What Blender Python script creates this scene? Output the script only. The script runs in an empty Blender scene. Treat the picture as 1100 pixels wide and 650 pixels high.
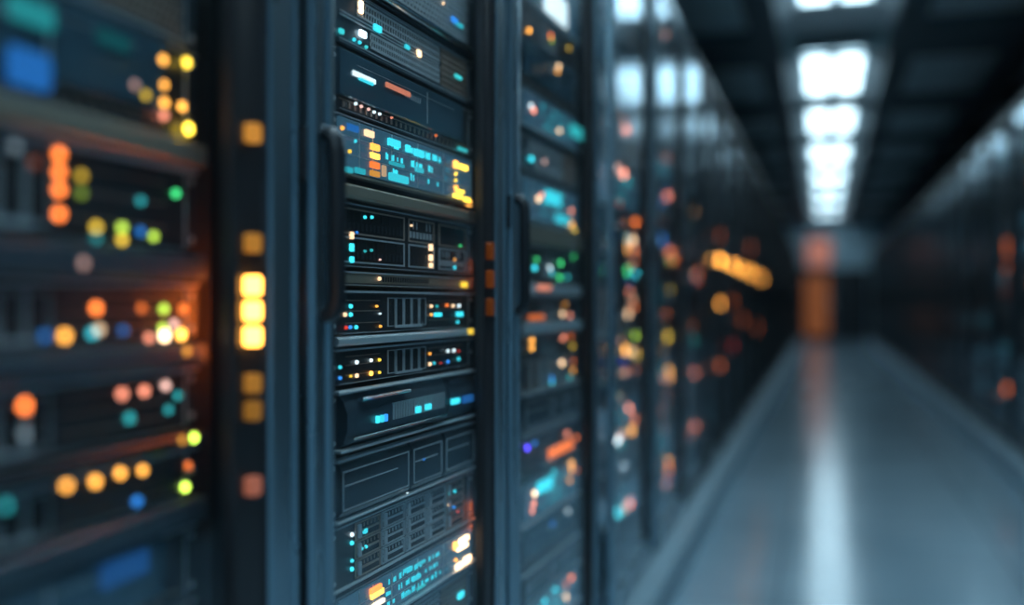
import bpy, math, random
from math import sin, cos, atan, radians, pi

S = bpy.context.scene
COL = S.collection

# ------------------------------------------------------------------ camera
FPX = 1070.0                 # focal length in pixels of the 1100x650 frame
HX, HY = 885.0, 325.0        # vanishing point of the aisle in the photograph
YAW = atan((HX - 550) / FPX)
EYE = 0.97
cam_data = bpy.data.cameras.new('camera')
cam = bpy.data.objects.new('camera', cam_data)
COL.objects.link(cam)
cam.location = (0, 0, EYE)
cam.rotation_euler = (pi / 2, 0, YAW)
cam_data.sensor_width = 36
cam_data.lens = 36 * FPX / 1100
cam_data.clip_start = 0.05
cam_data.dof.use_dof = True
cam_data.dof.focus_distance = 1.42
cam_data.dof.aperture_fstop = 0.96
S.camera = cam

# ------------------------------------------------------------------ world, exposure
w = bpy.data.worlds.new('world')
S.world = w
w.use_nodes = True
w.node_tree.nodes['Background'].inputs[0].default_value = (0.10, 0.22, 0.30, 1)
w.node_tree.nodes['Background'].inputs[1].default_value = 0.16
S.view_settings.view_transform = 'Standard'
S.view_settings.look = 'None'
S.view_settings.exposure = 0.0
S.view_settings.gamma = 1.0
S.view_settings.use_curve_mapping = False
S.cycles.use_denoising = True
S.cycles.sample_clamp_indirect = 4.0
S.cycles.sample_clamp_direct = 0.0
S.cycles.caustics_reflective = False
S.cycles.caustics_refractive = False
S.cycles.max_bounces = 8
S.cycles.transparent_max_bounces = 12
LAMP = 5.0                   # radiance of the ceiling diffusers
LAMP_NEAR = 15.0             # those over the nearest cabinets, set brighter to light them

# ------------------------------------------------------------------ materials
MATS = {}


def principled(name, col, rough=0.5, metal=0.0, noise=0.0, scale=20.0, stretch=None, coat=0.0, spec=0.5, bump=0.0):
    if name in MATS:
        return MATS[name]
    m = bpy.data.materials.new(name)
    m.use_nodes = True
    nt = m.node_tree
    b = nt.nodes['Principled BSDF']
    b.inputs['Base Color'].default_value = (*col, 1)
    b.inputs['Roughness'].default_value = rough
    b.inputs['Metallic'].default_value = metal
    b.inputs['Coat Weight'].default_value = coat
    b.inputs['Coat Roughness'].default_value = 0.08
    b.inputs['Specular IOR Level'].default_value = spec
    if noise or bump:
        tc = nt.nodes.new('ShaderNodeTexCoord')
        mp = nt.nodes.new('ShaderNodeMapping')
        mp.inputs['Scale'].default_value = stretch or (1, 1, 1)
        nz = nt.nodes.new('ShaderNodeTexNoise')
        nz.inputs['Scale'].default_value = scale
        nz.inputs['Detail'].default_value = 4
        nt.links.new(tc.outputs['Object'], mp.inputs[0])
        nt.links.new(mp.outputs[0], nz.inputs['Vector'])
        mx = nt.nodes.new('ShaderNodeMix')
        mx.data_type = 'RGBA'
        mx.inputs[6].default_value = (*[c * (1 - noise) for c in col], 1)
        mx.inputs[7].default_value = (*[min(1, c * (1 + noise)) for c in col], 1)
        nt.links.new(nz.outputs['Fac'], mx.inputs[0])
        nt.links.new(mx.outputs[2], b.inputs['Base Color'])
        mr = nt.nodes.new('ShaderNodeMapRange')
        mr.inputs['To Min'].default_value = max(0.03, rough - 0.08)
        mr.inputs['To Max'].default_value = rough + 0.08
        nt.links.new(nz.outputs['Fac'], mr.inputs['Value'])
        nt.links.new(mr.outputs[0], b.inputs['Roughness'])
        if bump:
            bp = nt.nodes.new('ShaderNodeBump')
            bp.inputs['Strength'].default_value = bump
            bp.inputs['Distance'].default_value = 0.002
            nt.links.new(nz.outputs['Fac'], bp.inputs['Height'])
            nt.links.new(bp.outputs[0], b.inputs['Normal'])
    MATS[name] = m
    return m


def emit(name, col, strength, sample=True):
    key = '%s_%.2f_%d' % (name, strength, sample)
    if key in MATS:
        return MATS[key]
    m = bpy.data.materials.new(name)
    m.use_nodes = True
    b = m.node_tree.nodes['Principled BSDF']
    b.inputs['Base Color'].default_value = (*[c * 0.3 for c in col], 1)
    b.inputs['Roughness'].default_value = 0.3
    b.inputs['Emission Color'].default_value = (*col, 1)
    b.inputs['Emission Strength'].default_value = strength
    m.cycles.emission_sampling = 'FRONT' if sample else 'NONE'
    MATS[key] = m
    return m


def glass_mat():
    m = bpy.data.materials.new('door_glass')
    m.use_nodes = True
    nt = m.node_tree
    nt.nodes.clear()
    out = nt.nodes.new('ShaderNodeOutputMaterial')
    tr = nt.nodes.new('ShaderNodeBsdfTransparent')
    tr.inputs[0].default_value = (0.93, 0.96, 0.97, 1)
    gl = nt.nodes.new('ShaderNodeBsdfGlossy')
    gl.inputs[0].default_value = (0.78, 0.90, 0.97, 1)
    gl.inputs['Roughness'].default_value = 0.10
    fr = nt.nodes.new('ShaderNodeFresnel')
    ge = nt.nodes.new('ShaderNodeNewGeometry')     # both faces of the pane reflect alike
    mr = nt.nodes.new('ShaderNodeMapRange')
    mr.inputs['To Min'].default_value = 1.42
    mr.inputs['To Max'].default_value = 1 / 1.42
    nt.links.new(ge.outputs['Backfacing'], mr.inputs['Value'])
    nt.links.new(mr.outputs[0], fr.inputs[0])
    mx = nt.nodes.new('ShaderNodeMixShader')
    nt.links.new(fr.outputs[0], mx.inputs[0])
    nt.links.new(tr.outputs[0], mx.inputs[1])
    nt.links.new(gl.outputs[0], mx.inputs[2])
    du = nt.nodes.new('ShaderNodeBsdfDiffuse')      # faint diffuse layer, added so lamps leave a halo on the glass
    du.inputs[0].default_value = (0.55, 0.6, 0.62, 1)
    m2 = nt.nodes.new('ShaderNodeMixShader')
    m2.inputs[0].default_value = 0.006
    nt.links.new(mx.outputs[0], m2.inputs[1])
    nt.links.new(du.outputs[0], m2.inputs[2])
    nt.links.new(m2.outputs[0], out.inputs[0])
    return m


GLASS = glass_mat()
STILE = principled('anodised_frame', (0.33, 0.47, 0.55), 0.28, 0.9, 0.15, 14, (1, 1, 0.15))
BLACK = principled('black_cabinet', (0.012, 0.012, 0.013), 0.5, 0.2, 0.2, 8)
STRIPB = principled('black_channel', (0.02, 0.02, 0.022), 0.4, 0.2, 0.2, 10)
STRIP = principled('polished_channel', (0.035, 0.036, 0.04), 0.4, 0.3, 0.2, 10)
HANDLE = principled('black_handle', (0.02, 0.026, 0.032), 0.35, 0.3)
RAIL = principled('mounting_rail', (0.05, 0.045, 0.04), 0.45, 0.4, 0.2, 30)
GEAR = principled('dark_faceplate', (0.042, 0.048, 0.056), 0.38, 0.2, 0.3, 60)
GEAR2 = principled('slate_faceplate', (0.105, 0.145, 0.175), 0.36, 0.25, 0.3, 60)
BLUEP = principled('blue_glossy_panel', (0.10, 0.20, 0.26), 0.22, 0.3, 0.35, 9, (1, 1, 2), coat=0.5)
PORT = principled('port_black', (0.008, 0.009, 0.011), 0.6)
SILVER = principled('brushed_silver', (0.82, 0.92, 0.97), 0.3, 0.1, 0.15, 30, (0.1, 1, 1))
TAN = principled('tan_metal', (0.50, 0.41, 0.31), 0.42, 0.3, 0.2, 20, (0.1, 1, 1))
TRIMM = principled('thin_trim_metal', (0.86, 0.90, 0.93), 0.32, 0.1, 0.3, 80)
WARMT = principled('copper_trim', (0.66, 0.46, 0.36), 0.4, 0.2, 0.3, 60)  # warm light of nearby LEDs put into the trim colour
CHASS = principled('chassis_steel', (0.05, 0.06, 0.07), 0.5, 0.6, 0.2, 20)
CHROME = principled('chrome_lip', (0.78, 0.9, 0.96), 0.2, 1.0)
DARKB = principled('dark_glossy_bay', (0.03, 0.055, 0.07), 0.22, 0.3, 0.35, 9, (1, 1, 2), coat=0.5)
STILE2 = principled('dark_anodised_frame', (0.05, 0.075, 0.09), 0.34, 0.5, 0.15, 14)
DISP = emit('display_blue', (0.06, 0.17, 0.26), 0.55, False)
DISPB = emit('display_bright_blue', (0.03, 0.28, 0.55), 0.8, False)
WHITEP = principled('white_reflector', (0.75, 0.84, 0.88), 0.5)
DIFF = emit('lamp_diffuser', (0.60, 0.86, 1.0), LAMP)
DIFFN = emit('lamp_diffuser', (0.60, 0.86, 1.0), LAMP_NEAR)

COLS = dict(amber=(1, .40, .06), orange=(1, .20, .035), yellow=(1, .62, .05), warm=(1, .62, .35), white=(.80, .95, 1),
            cyan=(.05, .72, .85), teal=(.03, .40, .42), green=(.06, .75, .22), blue=(.03, .24, .75), salmon=(1, .30, .18),
            pink=(.9, .50, .42), lime=(.55, .8, .08), violet=(.10, .06, 1), red=(.9, .05, .03), grey=(.25, .33, .38))


# ------------------------------------------------------------------ mesh helper
class MB:
    def __init__(self):
        self.v, self.f = [], []

    def box(self, x0, x1, y0, y1, z0, z1):
        n = len(self.v)
        self.v += [(x, y, z) for x in (x0, x1) for y in (y0, y1) for z in (z0, z1)]
        for q in ((0, 1, 3, 2), (4, 6, 7, 5), (0, 4, 5, 1), (2, 3, 7, 6), (0, 2, 6, 4), (1, 5, 7, 3)):
            self.f.append(tuple(n + i for i in q))
        return self

    def prism(self, prof, a0, a1, axis='z'):
        """profile of (p, q) pairs swept along an axis: z -> (x, y), x -> (y, z), y -> (x, z)"""
        n, k = len(self.v), len(prof)
        for a in (a0, a1):
            for p, q in prof:
                self.v.append({'z': (p, q, a), 'x': (a, p, q), 'y': (p, a, q)}[axis])
        for i in range(k):
            j = (i + 1) % k
            self.f.append((n + i, n + j, n + k + j, n + k + i))
        self.f.append(tuple(n + i for i in range(k))[::-1])
        self.f.append(tuple(n + k + i for i in range(k)))
        return self

    def cbox(self, x0, x1, y0, y1, z0, z1, c, axis):
        if axis == 'z':
            a0, a1, p0, p1, q0, q1 = z0, z1, x0, x1, y0, y1
        elif axis == 'x':
            a0, a1, p0, p1, q0, q1 = x0, x1, y0, y1, z0, z1
        else:
            a0, a1, p0, p1, q0, q1 = y0, y1, x0, x1, z0, z1
        prof = [(p0 + c, q0), (p1 - c, q0), (p1, q0 + c), (p1, q1 - c), (p1 - c, q1), (p0 + c, q1), (p0, q1 - c), (p0, q0 + c)]
        return self.prism(prof, a0, a1, axis)

    def disc(self, cx, cz, r, y0, y1, k=10):
        """a round button standing out from y0 to a slightly domed face at y1"""
        prof = [(cx + r * cos(2 * pi * i / k), cz + r * sin(2 * pi * i / k)) for i in range(k)]
        n = len(self.v)
        for y, s in ((y0, 1), (y0 + (y1 - y0) * .6, 1), (y1, .7)):
            for p, q in prof:
                self.v.append((cx + (p - cx) * s, y, cz + (q - cz) * s))
        for l in (0, 1):
            for i in range(k):
                j = (i + 1) % k
                self.f.append((n + l * k + i, n + l * k + j, n + (l + 1) * k + j, n + (l + 1) * k + i))
        self.f.append(tuple(n + 2 * k + i for i in range(k)))
        self.f.append(tuple(n + i for i in range(k))[::-1])
        return self

    def tube(self, pts, r, k=8):
        """round bar through points lying in a plane x = const"""
        n0 = len(self.v)
        for i, p in enumerate(pts):
            a = pts[max(0, i - 1)]
            b = pts[min(len(pts) - 1, i + 1)]
            d = [b[j] - a[j] for j in range(3)]
            L = math.sqrt(sum(c * c for c in d)) or 1
            d = [c / L for c in d]
            u = (1, 0, 0)
            v = (d[1] * u[2] - d[2] * u[1], d[2] * u[0] - d[0] * u[2], d[0] * u[1] - d[1] * u[0])
            for q in range(k):
                t = 2 * pi * q / k
                self.v.append(tuple(p[j] + r * (cos(t) * u[j] + sin(t) * v[j]) for j in range(3)))
        for i in range(len(pts) - 1):
            for q in range(k):
                q2 = (q + 1) % k
                self.f.append((n0 + i * k + q, n0 + i * k + q2, n0 + (i + 1) * k + q2, n0 + (i + 1) * k + q))
        self.f.append(tuple(n0 + q for q in range(k))[::-1])
        self.f.append(tuple(n0 + (len(pts) - 1) * k + q for q in range(k)))
        return self

    def build(self, name, mat, parent=None, loc=None, smooth=False):
        me = bpy.data.meshes.new(name)
        me.from_pydata(self.v, [], self.f)
        import bmesh
        bm = bmesh.new()
        bm.from_mesh(me)
        bmesh.ops.recalc_face_normals(bm, faces=bm.faces)
        bm.to_mesh(me)
        bm.free()
        me.materials.append(mat)
        if smooth:
            me.polygons.foreach_set('use_smooth', [True] * len(me.polygons))
            me.set_sharp_from_angle(angle=radians(35))
        o = bpy.data.objects.new(name, me)
        COL.objects.link(o)
        if parent:
            o.parent = parent
        if loc:
            o.location = loc
        return o


def tag(o, label=None, cat=None, group=None, kind=None):
    for k, v in (('label', label), ('category', cat), ('group', group), ('kind', kind)):
        if v:
            o[k] = v
    return o


def empty(name, loc, rz=0.0):
    o = bpy.data.objects.new(name, None)
    COL.objects.link(o)
    o.location = loc
    o.rotation_euler = (0, 0, rz)
    o.empty_display_size = 0.1
    return o


ORD = ['first', 'second', 'third', 'fourth', 'fifth', 'sixth', 'seventh', 'eighth', 'ninth', 'tenth', 'eleventh', 'twelfth',
       'thirteenth', 'fourteenth', 'fifteenth', 'sixteenth', 'seventeenth', 'eighteenth', 'nineteenth', 'twentieth',
       'twenty-first', 'twenty-second', 'twenty-third', 'twenty-fourth', 'twenty-fifth', 'twenty-sixth', 'twenty-seventh',
       'twenty-eighth', 'twenty-ninth', 'thirtieth', 'thirty-first', 'thirty-second', 'thirty-third', 'thirty-fourth']


# ------------------------------------------------------------------ a rack's equipment plane
class Plane:
    """vertical plane that faces the aisle; lateral D at distance zc along the aisle, turned by a few degrees"""

    def __init__(self, D, zc, turn=0.0, side=-1):
        self.side = side
        self.px, self.py = side * D, zc
        if side < 0:
            self.t = (sin(radians(turn)), cos(radians(turn)))
        else:
            self.t = (-sin(radians(turn)), -cos(radians(turn)))
        self.rz = math.atan2(self.t[1], self.t[0])

    def pix(self, x, y):
        """photo pixel -> (s along the plane, height)"""
        X = (x - 550) / FPX
        # camera ray in world axes
        dx = X * cos(YAW) - sin(YAW)
        dy = X * sin(YAW) + cos(YAW)
        # k*(dx,dy) = P + s*t
        tx, ty = self.t
        det = dx * (-ty) + tx * dy
        k = (self.px * (-ty) + tx * self.py) / det
        s = (dx * self.py - dy * self.px) / det
        return s * 1.0, EYE - (y - HY) / FPX * k

    def at(self, s, h):
        return (self.px + s * self.t[0], self.py + s * self.t[1], h)


# ------------------------------------------------------------------ cabinets
Z0, Z1 = 0.12, 2.15


def cabinet(side, front, b0, b1, idx, ajar=0.0, lamps=(), deep=0.0, glow_helpers=(), depth=0.95, row='left'):
    """server cabinet between b0 and b1 along the aisle, front plane at lateral distance front"""
    W = b1 - b0 - 0.006
    if side < 0:
        root = empty('server_cabinet', (-front, b0 + 0.003, Z0), pi / 2)
    else:
        root = empty('server_cabinet', (front, b1 - 0.003, Z0), -pi / 2)
    H = Z1 - Z0
    where = 'nearest the camera' if idx == 0 else ORD[idx] + ' from the camera'
    tag(root, 'tall black server cabinet with framed glass door, %s in the %s row' % (where, row), 'server cabinet',
        'server cabinets of the %s row' % row)
    f = MB()
    f.box(0, 0.018, 0.036, depth, 0, H)
    f.box(W - 0.018, W, 0.022 + deep, depth, 0, H)
    f.box(0.018, W - 0.018, depth - 0.02, depth, 0, H)
    f.box(0.018, W - 0.018, 0.035, depth - 0.02, 0, 0.04)
    f.build('cabinet_frame', BLACK, root)
    t = MB()
    t.cbox(0, W, 0.024, depth, H - 0.04, H, 0.008, 'x')
    t.build('top_panel', BLACK, root)
    for x0, x1 in ((0.03, 0.06), (W - 0.075, W - 0.045)):
        r = MB()
        r.box(x0, x1, 0.09, 0.115, 0.04, H - 0.04)
        r.box(x0, x0 + 0.004, 0.115, 0.16, 0.04, H - 0.04)
        r.build('mounting_rail', RAIL, root)
    # door, hinged on the right side as one faces it
    for (h, hh, stg) in glow_helpers:  # unseen glow sources added to warm the cabinet interior
        bc = MB()
        bc.cbox(W - .070, W - .060, 0.0185, 0.0255, h - Z0 - hh / 2, h - Z0 + hh / 2, 0.003, 'z')
        tag(bc.build('beacon_lamp', emit('beacon_red', (1, .16, .02), stg, True), root), 'red orange lamp inside the cabinet')
    d = MB()
    dh0, dh1 = 0.012, H - 0.045
    ax = W - 0.004
    # x coordinates relative to the hinge line
    L0, L1 = -ax + 0.012, -ax + 0.070
    R0, R1 = -0.070, -0.006
    d.prism([(L0, 0.02 + deep), (L0, 0.006), (L0 + 0.006, 0.0), (L0 + 0.024, -0.001), (L0 + 0.030, 0.004), (L0 + 0.036, 0.004),
             (L0 + 0.041, -0.001), (L1 - 0.005, 0.0), (L1, 0.005), (L1, 0.02 + deep)], dh0, dh1)
    d.prism([(R0, 0.02), (R0, 0.004), (R0 + 0.006, 0.0), (R0 + 0.040, -0.001), (R0 + 0.046, 0.005), (R1 - 0.010, 0.005),
             (R1 - 0.006, 0.001), (R1 - 0.002, 0.001), (R1, 0.005), (R1, 0.02)], dh0, dh1)
    d.cbox(L1, R0, 0.001, 0.019, dh1 - 0.05, dh1, 0.005, 'x')
    d.cbox(L1, R0, 0.001, 0.019, dh0, dh0 + 0.06, 0.005, 'x')
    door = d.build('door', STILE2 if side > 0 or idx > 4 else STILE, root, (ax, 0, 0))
    door.rotation_euler = (0, 0, radians(ajar))
    st = MB()
    S0, S1 = R0 - 0.064, R0
    st.prism([(S0, 0.016 + deep), (S0, 0.002), (S0 + 0.006, 0.0), (S0 + 0.012, 0.006), (S1 - 0.008, 0.006), (S1, 0.002), (S1, 0.016 + deep)], dh0 + 0.06, dh1 - 0.05)
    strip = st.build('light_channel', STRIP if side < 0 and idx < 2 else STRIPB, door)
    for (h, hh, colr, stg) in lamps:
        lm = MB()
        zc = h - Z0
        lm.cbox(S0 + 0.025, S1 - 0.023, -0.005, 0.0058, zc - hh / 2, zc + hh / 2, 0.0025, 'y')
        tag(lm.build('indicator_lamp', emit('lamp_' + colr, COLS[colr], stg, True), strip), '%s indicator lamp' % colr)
    g = MB()
    g.box(L1 - 0.003, S0 + 0.003, 0.008 + deep, 0.013 + deep, dh0 + 0.055, dh1 - 0.045)
    g.build('glass_pane', GLASS, door)
    hd = MB()
    hx = L1 - 0.034
    za, zb = 0.69 if side < 0 else 0.80, 1.10
    za, zb = 0.835, 1.045
    zs = [(0.0, za), (-0.010, za + .002), (-0.016, za + 0.010), (-0.018, za + 0.025), (-0.018, zb - 0.025), (-0.016, zb - 0.010), (-0.010, zb - .002), (0.0, zb)]
    hd.tube([(hx, y, z) for y, z in zs], 0.010, 10)
    hd.build('handle', HANDLE, door, smooth=True)
    for zz in (0.25, H / 2, H - 0.3):
        hg = MB()
        hg.tube([(-0.002, -0.002, zz - 0.03), (-0.002, -0.002, zz + 0.03)], 0.004, 8)
        hg.build('hinge', HANDLE, door)
    return root


# ------------------------------------------------------------------ rack equipment
def fr(mb, x0, x1, z0, z1, y0, y1, t):
    """rectangular ring standing out"""
    mb.box(x0, x1, y0, y1, z0, z0 + t)
    mb.box(x0, x1, y0, y1, z1 - t, z1)
    mb.box(x0, x0 + t, y0, y1, z0 + t, z1 - t)
    mb.box(x1 - t, x1, y0, y1, z0 + t, z1 - t)


def body(root, W, H, plate, cham=0.003, yf=-0.004):
    c = MB()
    c.box(0.022, W - 0.05, 0.004, 0.40, 0.001, H - 0.001)
    c.build('chassis', CHASS, root)
    p = MB()
    p.cbox(0, W, yf, 0.004, 0.0005, H - 0.0005, min(cham, H / 5), 'x')
    fp = p.build('faceplate', plate, root)
    t = MB()
    t.box(0.0, W, yf - .0016, yf, H - .0030, H - .0014)
    t.box(0.022, W - .022, yf - .0010, yf, .0012, .0021)
    t.box(W - .0205, W - .0185, yf - .0010, yf, .003, H - .004)
    t.build('edge_trim', TRIMM, fp)
    s = MB()
    for x in (0.009, W - 0.009):
        for z in ((H * 0.5,) if H < 0.05 else (0.012, H - 0.012)):
            s.disc(x, z, 0.0035, yf - 0.0002, yf - 0.002, 8)
    s.build('mounting_screws', TRIMM, fp)
    return fp


def slots(root, name, x0, x1, z0, z1, nx, nz, mat, y=-0.004, gap=0.35, stag=False):
    """rows of raised ribs around dark openings: a lattice in front of a black backing"""
    b = MB()
    b.box(x0, x1, y - 0.0006, y + 0.001, z0, z1)
    back = b.build(name, PORT, root)
    m = MB()
    dx, dz = (x1 - x0) / nx, (z1 - z0) / nz
    tx, tz = dx * gap / 2, dz * gap / 2
    for j in range(nz + 1):
        zz = z0 + j * dz
        m.box(x0, x1, y - 0.0022, y - 0.0006, zz - tz, zz + tz)
    for j in range(nz):
        off = 0.5 * dx if (stag and j % 2) else 0
        for i in range(nx + 1):
            xx = x0 + i * dx + off
            if xx > x1:
                continue
            m.box(xx - tx, xx + tx, y - 0.0020, y - 0.0006, z0 + j * dz + tz, z0 + (j + 1) * dz - tz)
    m.build('ribs', mat, back)
    return back


def caddy(root, x0, x1, z0, z1, mat, y=-0.004, rng=random):
    m = MB()
    fr(m, x0, x1, z0, z1, y - 0.003, y, 0.0016)
    m.box(x0 + 0.004, x1 - 0.004, y - 0.0025, y, z0 + (z1 - z0) * .40, z0 + (z1 - z0) * .52)
    k = max(2, int((x1 - x0) / 0.009))
    for i in range(k):
        xx = x0 + (i + .5) * (x1 - x0) / k
        m.box(xx - .0011, xx + .0011, y - .0015, y, z0 + (z1 - z0) * .62, z1 - .004)
    c = m.build('drive_caddy', mat, root)
    l = MB()
    l.cbox(x0 + (x1 - x0) * .08, x0 + (x1 - x0) * .2, y - 0.0045, y - 0.001, z0 + 0.003, z1 - 0.003, 0.001, 'z')
    l.build('latch', TRIMM, c)
    return c


def glyphs(root, x0, x1, z0, z1, rows, rng, mat, y, fill=.6, lo=.004, hi=.02):
    m = MB()
    dz = (z1 - z0) / rows
    for j in range(rows):
        x = x0 + rng.random() * .01
        while x < x1 - lo:
            w_ = lo + rng.random() * (hi - lo)
            w_ = min(w_, x1 - x)
            if rng.random() < fill:
                n = max(1, int(w_ / .0035))
                hgt = dz * (.35 + .3 * rng.random())
                zc = z0 + (j + .5) * dz
                for q in range(n):
                    if rng.random() < .85:
                        m.box(x + q * w_ / n, x + (q + .72) * w_ / n, y - .0006, y, zc - hgt / 2, zc + hgt / 2 * (0.5 + .5 * rng.random()))
            x += w_ + .002 + rng.random() * .008
    if m.v:
        return m.build('readout', mat, root)


LOOK = {
    'mesh': 'server with a perforated grille front',
    'vents': 'slate server with slotted vent rows',
    'panel': 'blue smoked glossy panel unit',
    'screen': 'unit with a blue display front',
    'shelf': 'thin metal shelf',
    'bays': 'dark server with framed drive bays',
    'strip': 'narrow grey metal strip unit',
    'ledrow': 'slim black unit with status lights',
    'curved': 'rounded server with slatted front',
    'tribay': 'dark server with three glossy bays',
    'caddies': 'server with stacked drive caddies',
}
CATS = {'shelf': 'rack shelf', 'panel': 'rack unit', 'strip': 'rack unit', 'screen': 'rack unit', 'ledrow': 'network switch'}
NAMES = {'shelf': 'rack_shelf', 'panel': 'panel_unit', 'strip': 'strip_unit', 'screen': 'display_unit', 'ledrow': 'network_switch',
         'curved': 'server', 'tribay': 'server', 'caddies': 'storage_server', 'bays': 'storage_server', 'mesh': 'server', 'vents': 'server'}


def unit(kind, plane, s0, s1, h0, h1, seed, label, group, opt=None, detail=1.0):
    rng = random.Random(seed)
    opt = opt or {}
    W, H = s1 - s0, h1 - h0
    root = empty(NAMES[kind], plane.at(s0, h0), plane.rz)
    tag(root, label, CATS.get(kind, 'server'), group)
    yf = -0.004
    if kind == 'mesh':
        body(root, W, H, GEAR2)
        slots(root, 'grille', 0.03, W - 0.03, 0.018, H - 0.008, int(36 * detail), max(3, int((H - .026) / .0085)), TRIMM, stag=True, gap=.56)
        l = MB()
        l.prism([(-0.004, 0.001), (-0.012, 0.002), (-0.017, 0.006), (-0.017, 0.009), (-0.012, 0.0135), (-0.004, 0.016)], 0.0, W, 'x')
        l.build('chrome_lip', CHROME, root, smooth=True)
        yf = -0.007
    elif kind == 'vents':
        body(root, W, H, GEAR2)
        n = int(34 * detail)
        xs = W * .70
        slots(root, 'vent_row', 0.10 * W + .02, xs, H * .60, H * .86, n, 2, TRIMM, gap=.3)
        slots(root, 'vent_row', 0.18 * W + .02, xs, H * .16, H * .40, n, 2, TRIMM, gap=.4)
        slots(root, 'honeycomb_vent', xs + .008, W - .03, H * .14, H * .88, int(12 * detail), 6, WARMT, stag=True, gap=.34)
        m = MB()
        for q in (.06, .47, .53, .93):
            m.box(.022, W - .024 if q in (.06, .93) else xs, -.0062, -.004, H * q - .0009, H * q + .0009)
        m.build('trim_lines', TRIMM, root)
        yf = -0.0065
    elif kind == 'panel':
        body(root, W, H, GEAR)
        p = MB()
        p.cbox(.012, W * .88, -.011, -.004, H * .22, H * .985, .002, 'x')
        pn = p.build('smoked_panel', BLUEP, root)
        q = MB()
        q.box(W * .58, W * .584, -.0116, -.011, H * .3, H * .9)
        q.box(W * .12, W * .80, -.0116, -.011, H * .80, H * .806)
        for i in range(8):
            q.box(W * (.42 + i * .015), W * (.424 + i * .015), -.0116, -.011, H * .62, H * .72)
        q.build('panel_lines', TRIMM, pn)
        s = MB()
        for i in range(int(26 * detail)):
            xx = .03 + i * (W - .08) / (26 * detail)
            s.box(xx, xx + .004, -.0055, -.004, H * .06, H * .15)
        s.box(.02, W - .03, -.0055, -.004, H * .17, H * .185)
        s.build('port_row', WARMT, root)
        yf = -0.0115
    elif kind == 'screen':
        body(root, W, H, GEAR2)
        d = MB()
        x1 = opt.get('dx1', W * .97)
        d.cbox(opt.get('dx0', .016), x1, -.008, -.004, H * .10, H * .93, .0015, 'x')
        disp = d.build('display', DISP, root)
        m = MB()
        for q in opt.get('cols', (.14, .22, .34, .52, .72)):
            m.box(W * q, W * q + .0014, -.0092, -.008, H * .12, H * .91)
        for q in (.36, .64):
            m.box(.02, W * .95, -.0090, -.008, H * q, H * q + .0009)
        m.build('grid_lines', TRIMM, disp)
        if opt.get('glyph', True):
            glyphs(disp, W * .05, W * .94, H * .14, H * .9, 4, rng, emit('picture_blue', (.10, .17, .27), .55, False), -.0083, fill=.55, lo=.02, hi=.06)
            glyphs(disp, W * .30, W * .70, H * .16, H * .88, 3, rng, emit('readout_cyan', COLS['cyan'], opt.get('gs', 1.1), False), -.0086, fill=.75)
            glyphs(disp, W * .72, W * .90, H * .16, H * .88, 4, rng, emit('readout_dim', (.08, .35, .5), .5, False), -.0086)
        l = MB()
        l.prism([(-.004, 0), (-.014, .001), (-.014, .004), (-.004, .006)], 0, W, 'x')
        l.build('lower_lip', TAN if opt.get('warm') else SILVER, root)
        yf = -0.0095
    elif kind == 'shelf':
        mt = opt.get('mat', SILVER)
        out = opt.get('out', .012)
        p = MB()
        p.prism([(-out + .003, 0.0), (-out, .003), (-out, H - .003), (-out + .003, H), (.03, H), (.03, 0)], 0.0, W, 'x')
        p.build('shelf_tray', mt, root)
        e = MB()
        e.box(0.0, W, .004, .03, H * .999, H + .0004)
        yf = -out - .0002
    elif kind == 'strip':
        body(root, W, H, TAN if opt.get('warm') else SILVER)
        m = MB()
        m.box(.03, W - .03, -.0052, -.004, H * .12, H * .2)
        for i in range(int(20 * detail)):
            m.box(W * .3 + i * .008, W * .3 + i * .008 + .004, -.005, -.004, H * .35, H * .7)
        m.build('slot_row', GEAR, root)
        yf = -0.0055
    elif kind == 'bays':
        body(root, W, H, GEAR)
        bk = MB()
        bk.box(W * .05, W * .94, -.0045, -.004, H * .05, H * .93)
        bk.build('bay_backing', PORT, root)
        for (a, b_, nx, nz) in ((.06, .44, 1, 2), (.47, .66, 1, 2), (.70, .93, 1, 2)):
            for i in range(nz):
                z0, z1 = H * (.07 + i * .44), H * (.07 + i * .44 + .40)
                m = MB()
                fr(m, W * a, W * b_, z0, z1, -.0062, -.004, .0021)
                c = m.build('drive_bay', WARMT if i else TRIMM, root)
                g = MB()
                k = max(3, int(W * (b_ - a) / .012))
                for q in range(k):
                    xx = W * a + .004 + q * (W * (b_ - a) - .008) / k
                    g.box(xx, xx + (W * (b_ - a) - .008) / k * .62, -.0052, -.004, z0 + (z1 - z0) * .18, z0 + (z1 - z0) * .46)
                    if rng.random() < .6:
                        g.box(xx, xx + .002, -.0056, -.004, z0 + (z1 - z0) * .56, z1 - .004)
                g.build('bay_slots', CHASS if rng.random() < .5 else TRIMM, c)
        yf = -0.006
    elif kind == 'ledrow':
        body(root, W, H, GEAR)
        m = MB()
        for q in (.25, .52, .76):
            m.box(W * .08, W * .28, -.0048, -.004, H * q, H * q + .0010)
            m.box(W * .62, W * .90, -.0048, -.004, H * q, H * q + .0010)
        m.build('label_lines', WARMT, root)
        n = 5
        for i in range(n):
            c = MB()
            xa = W * (.33 + i * .055)
            fr(c, xa, xa + W * .046, H * .14, H * .84, -.006, -.004, .0012)
            pt = c.build('port', TRIMM, root)
            c = MB()
            c.box(xa + .0014, xa + W * .046 - .0014, -.0050, -.004, H * .16, H * .82)
            c.build('socket', PORT, pt)
        b = MB()
        b.box(W * .38, W * .56, -.0075, -.004, H * .10, H * .17)
        b.box(.004, W - .004, -.009, -.004, H * .94, H * .99)
        b.build('bright_bar', TRIMM, root)
        yf = -0.0055
    elif kind == 'curved':
        body(root, W, H, GEAR)
        p = MB()
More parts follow.
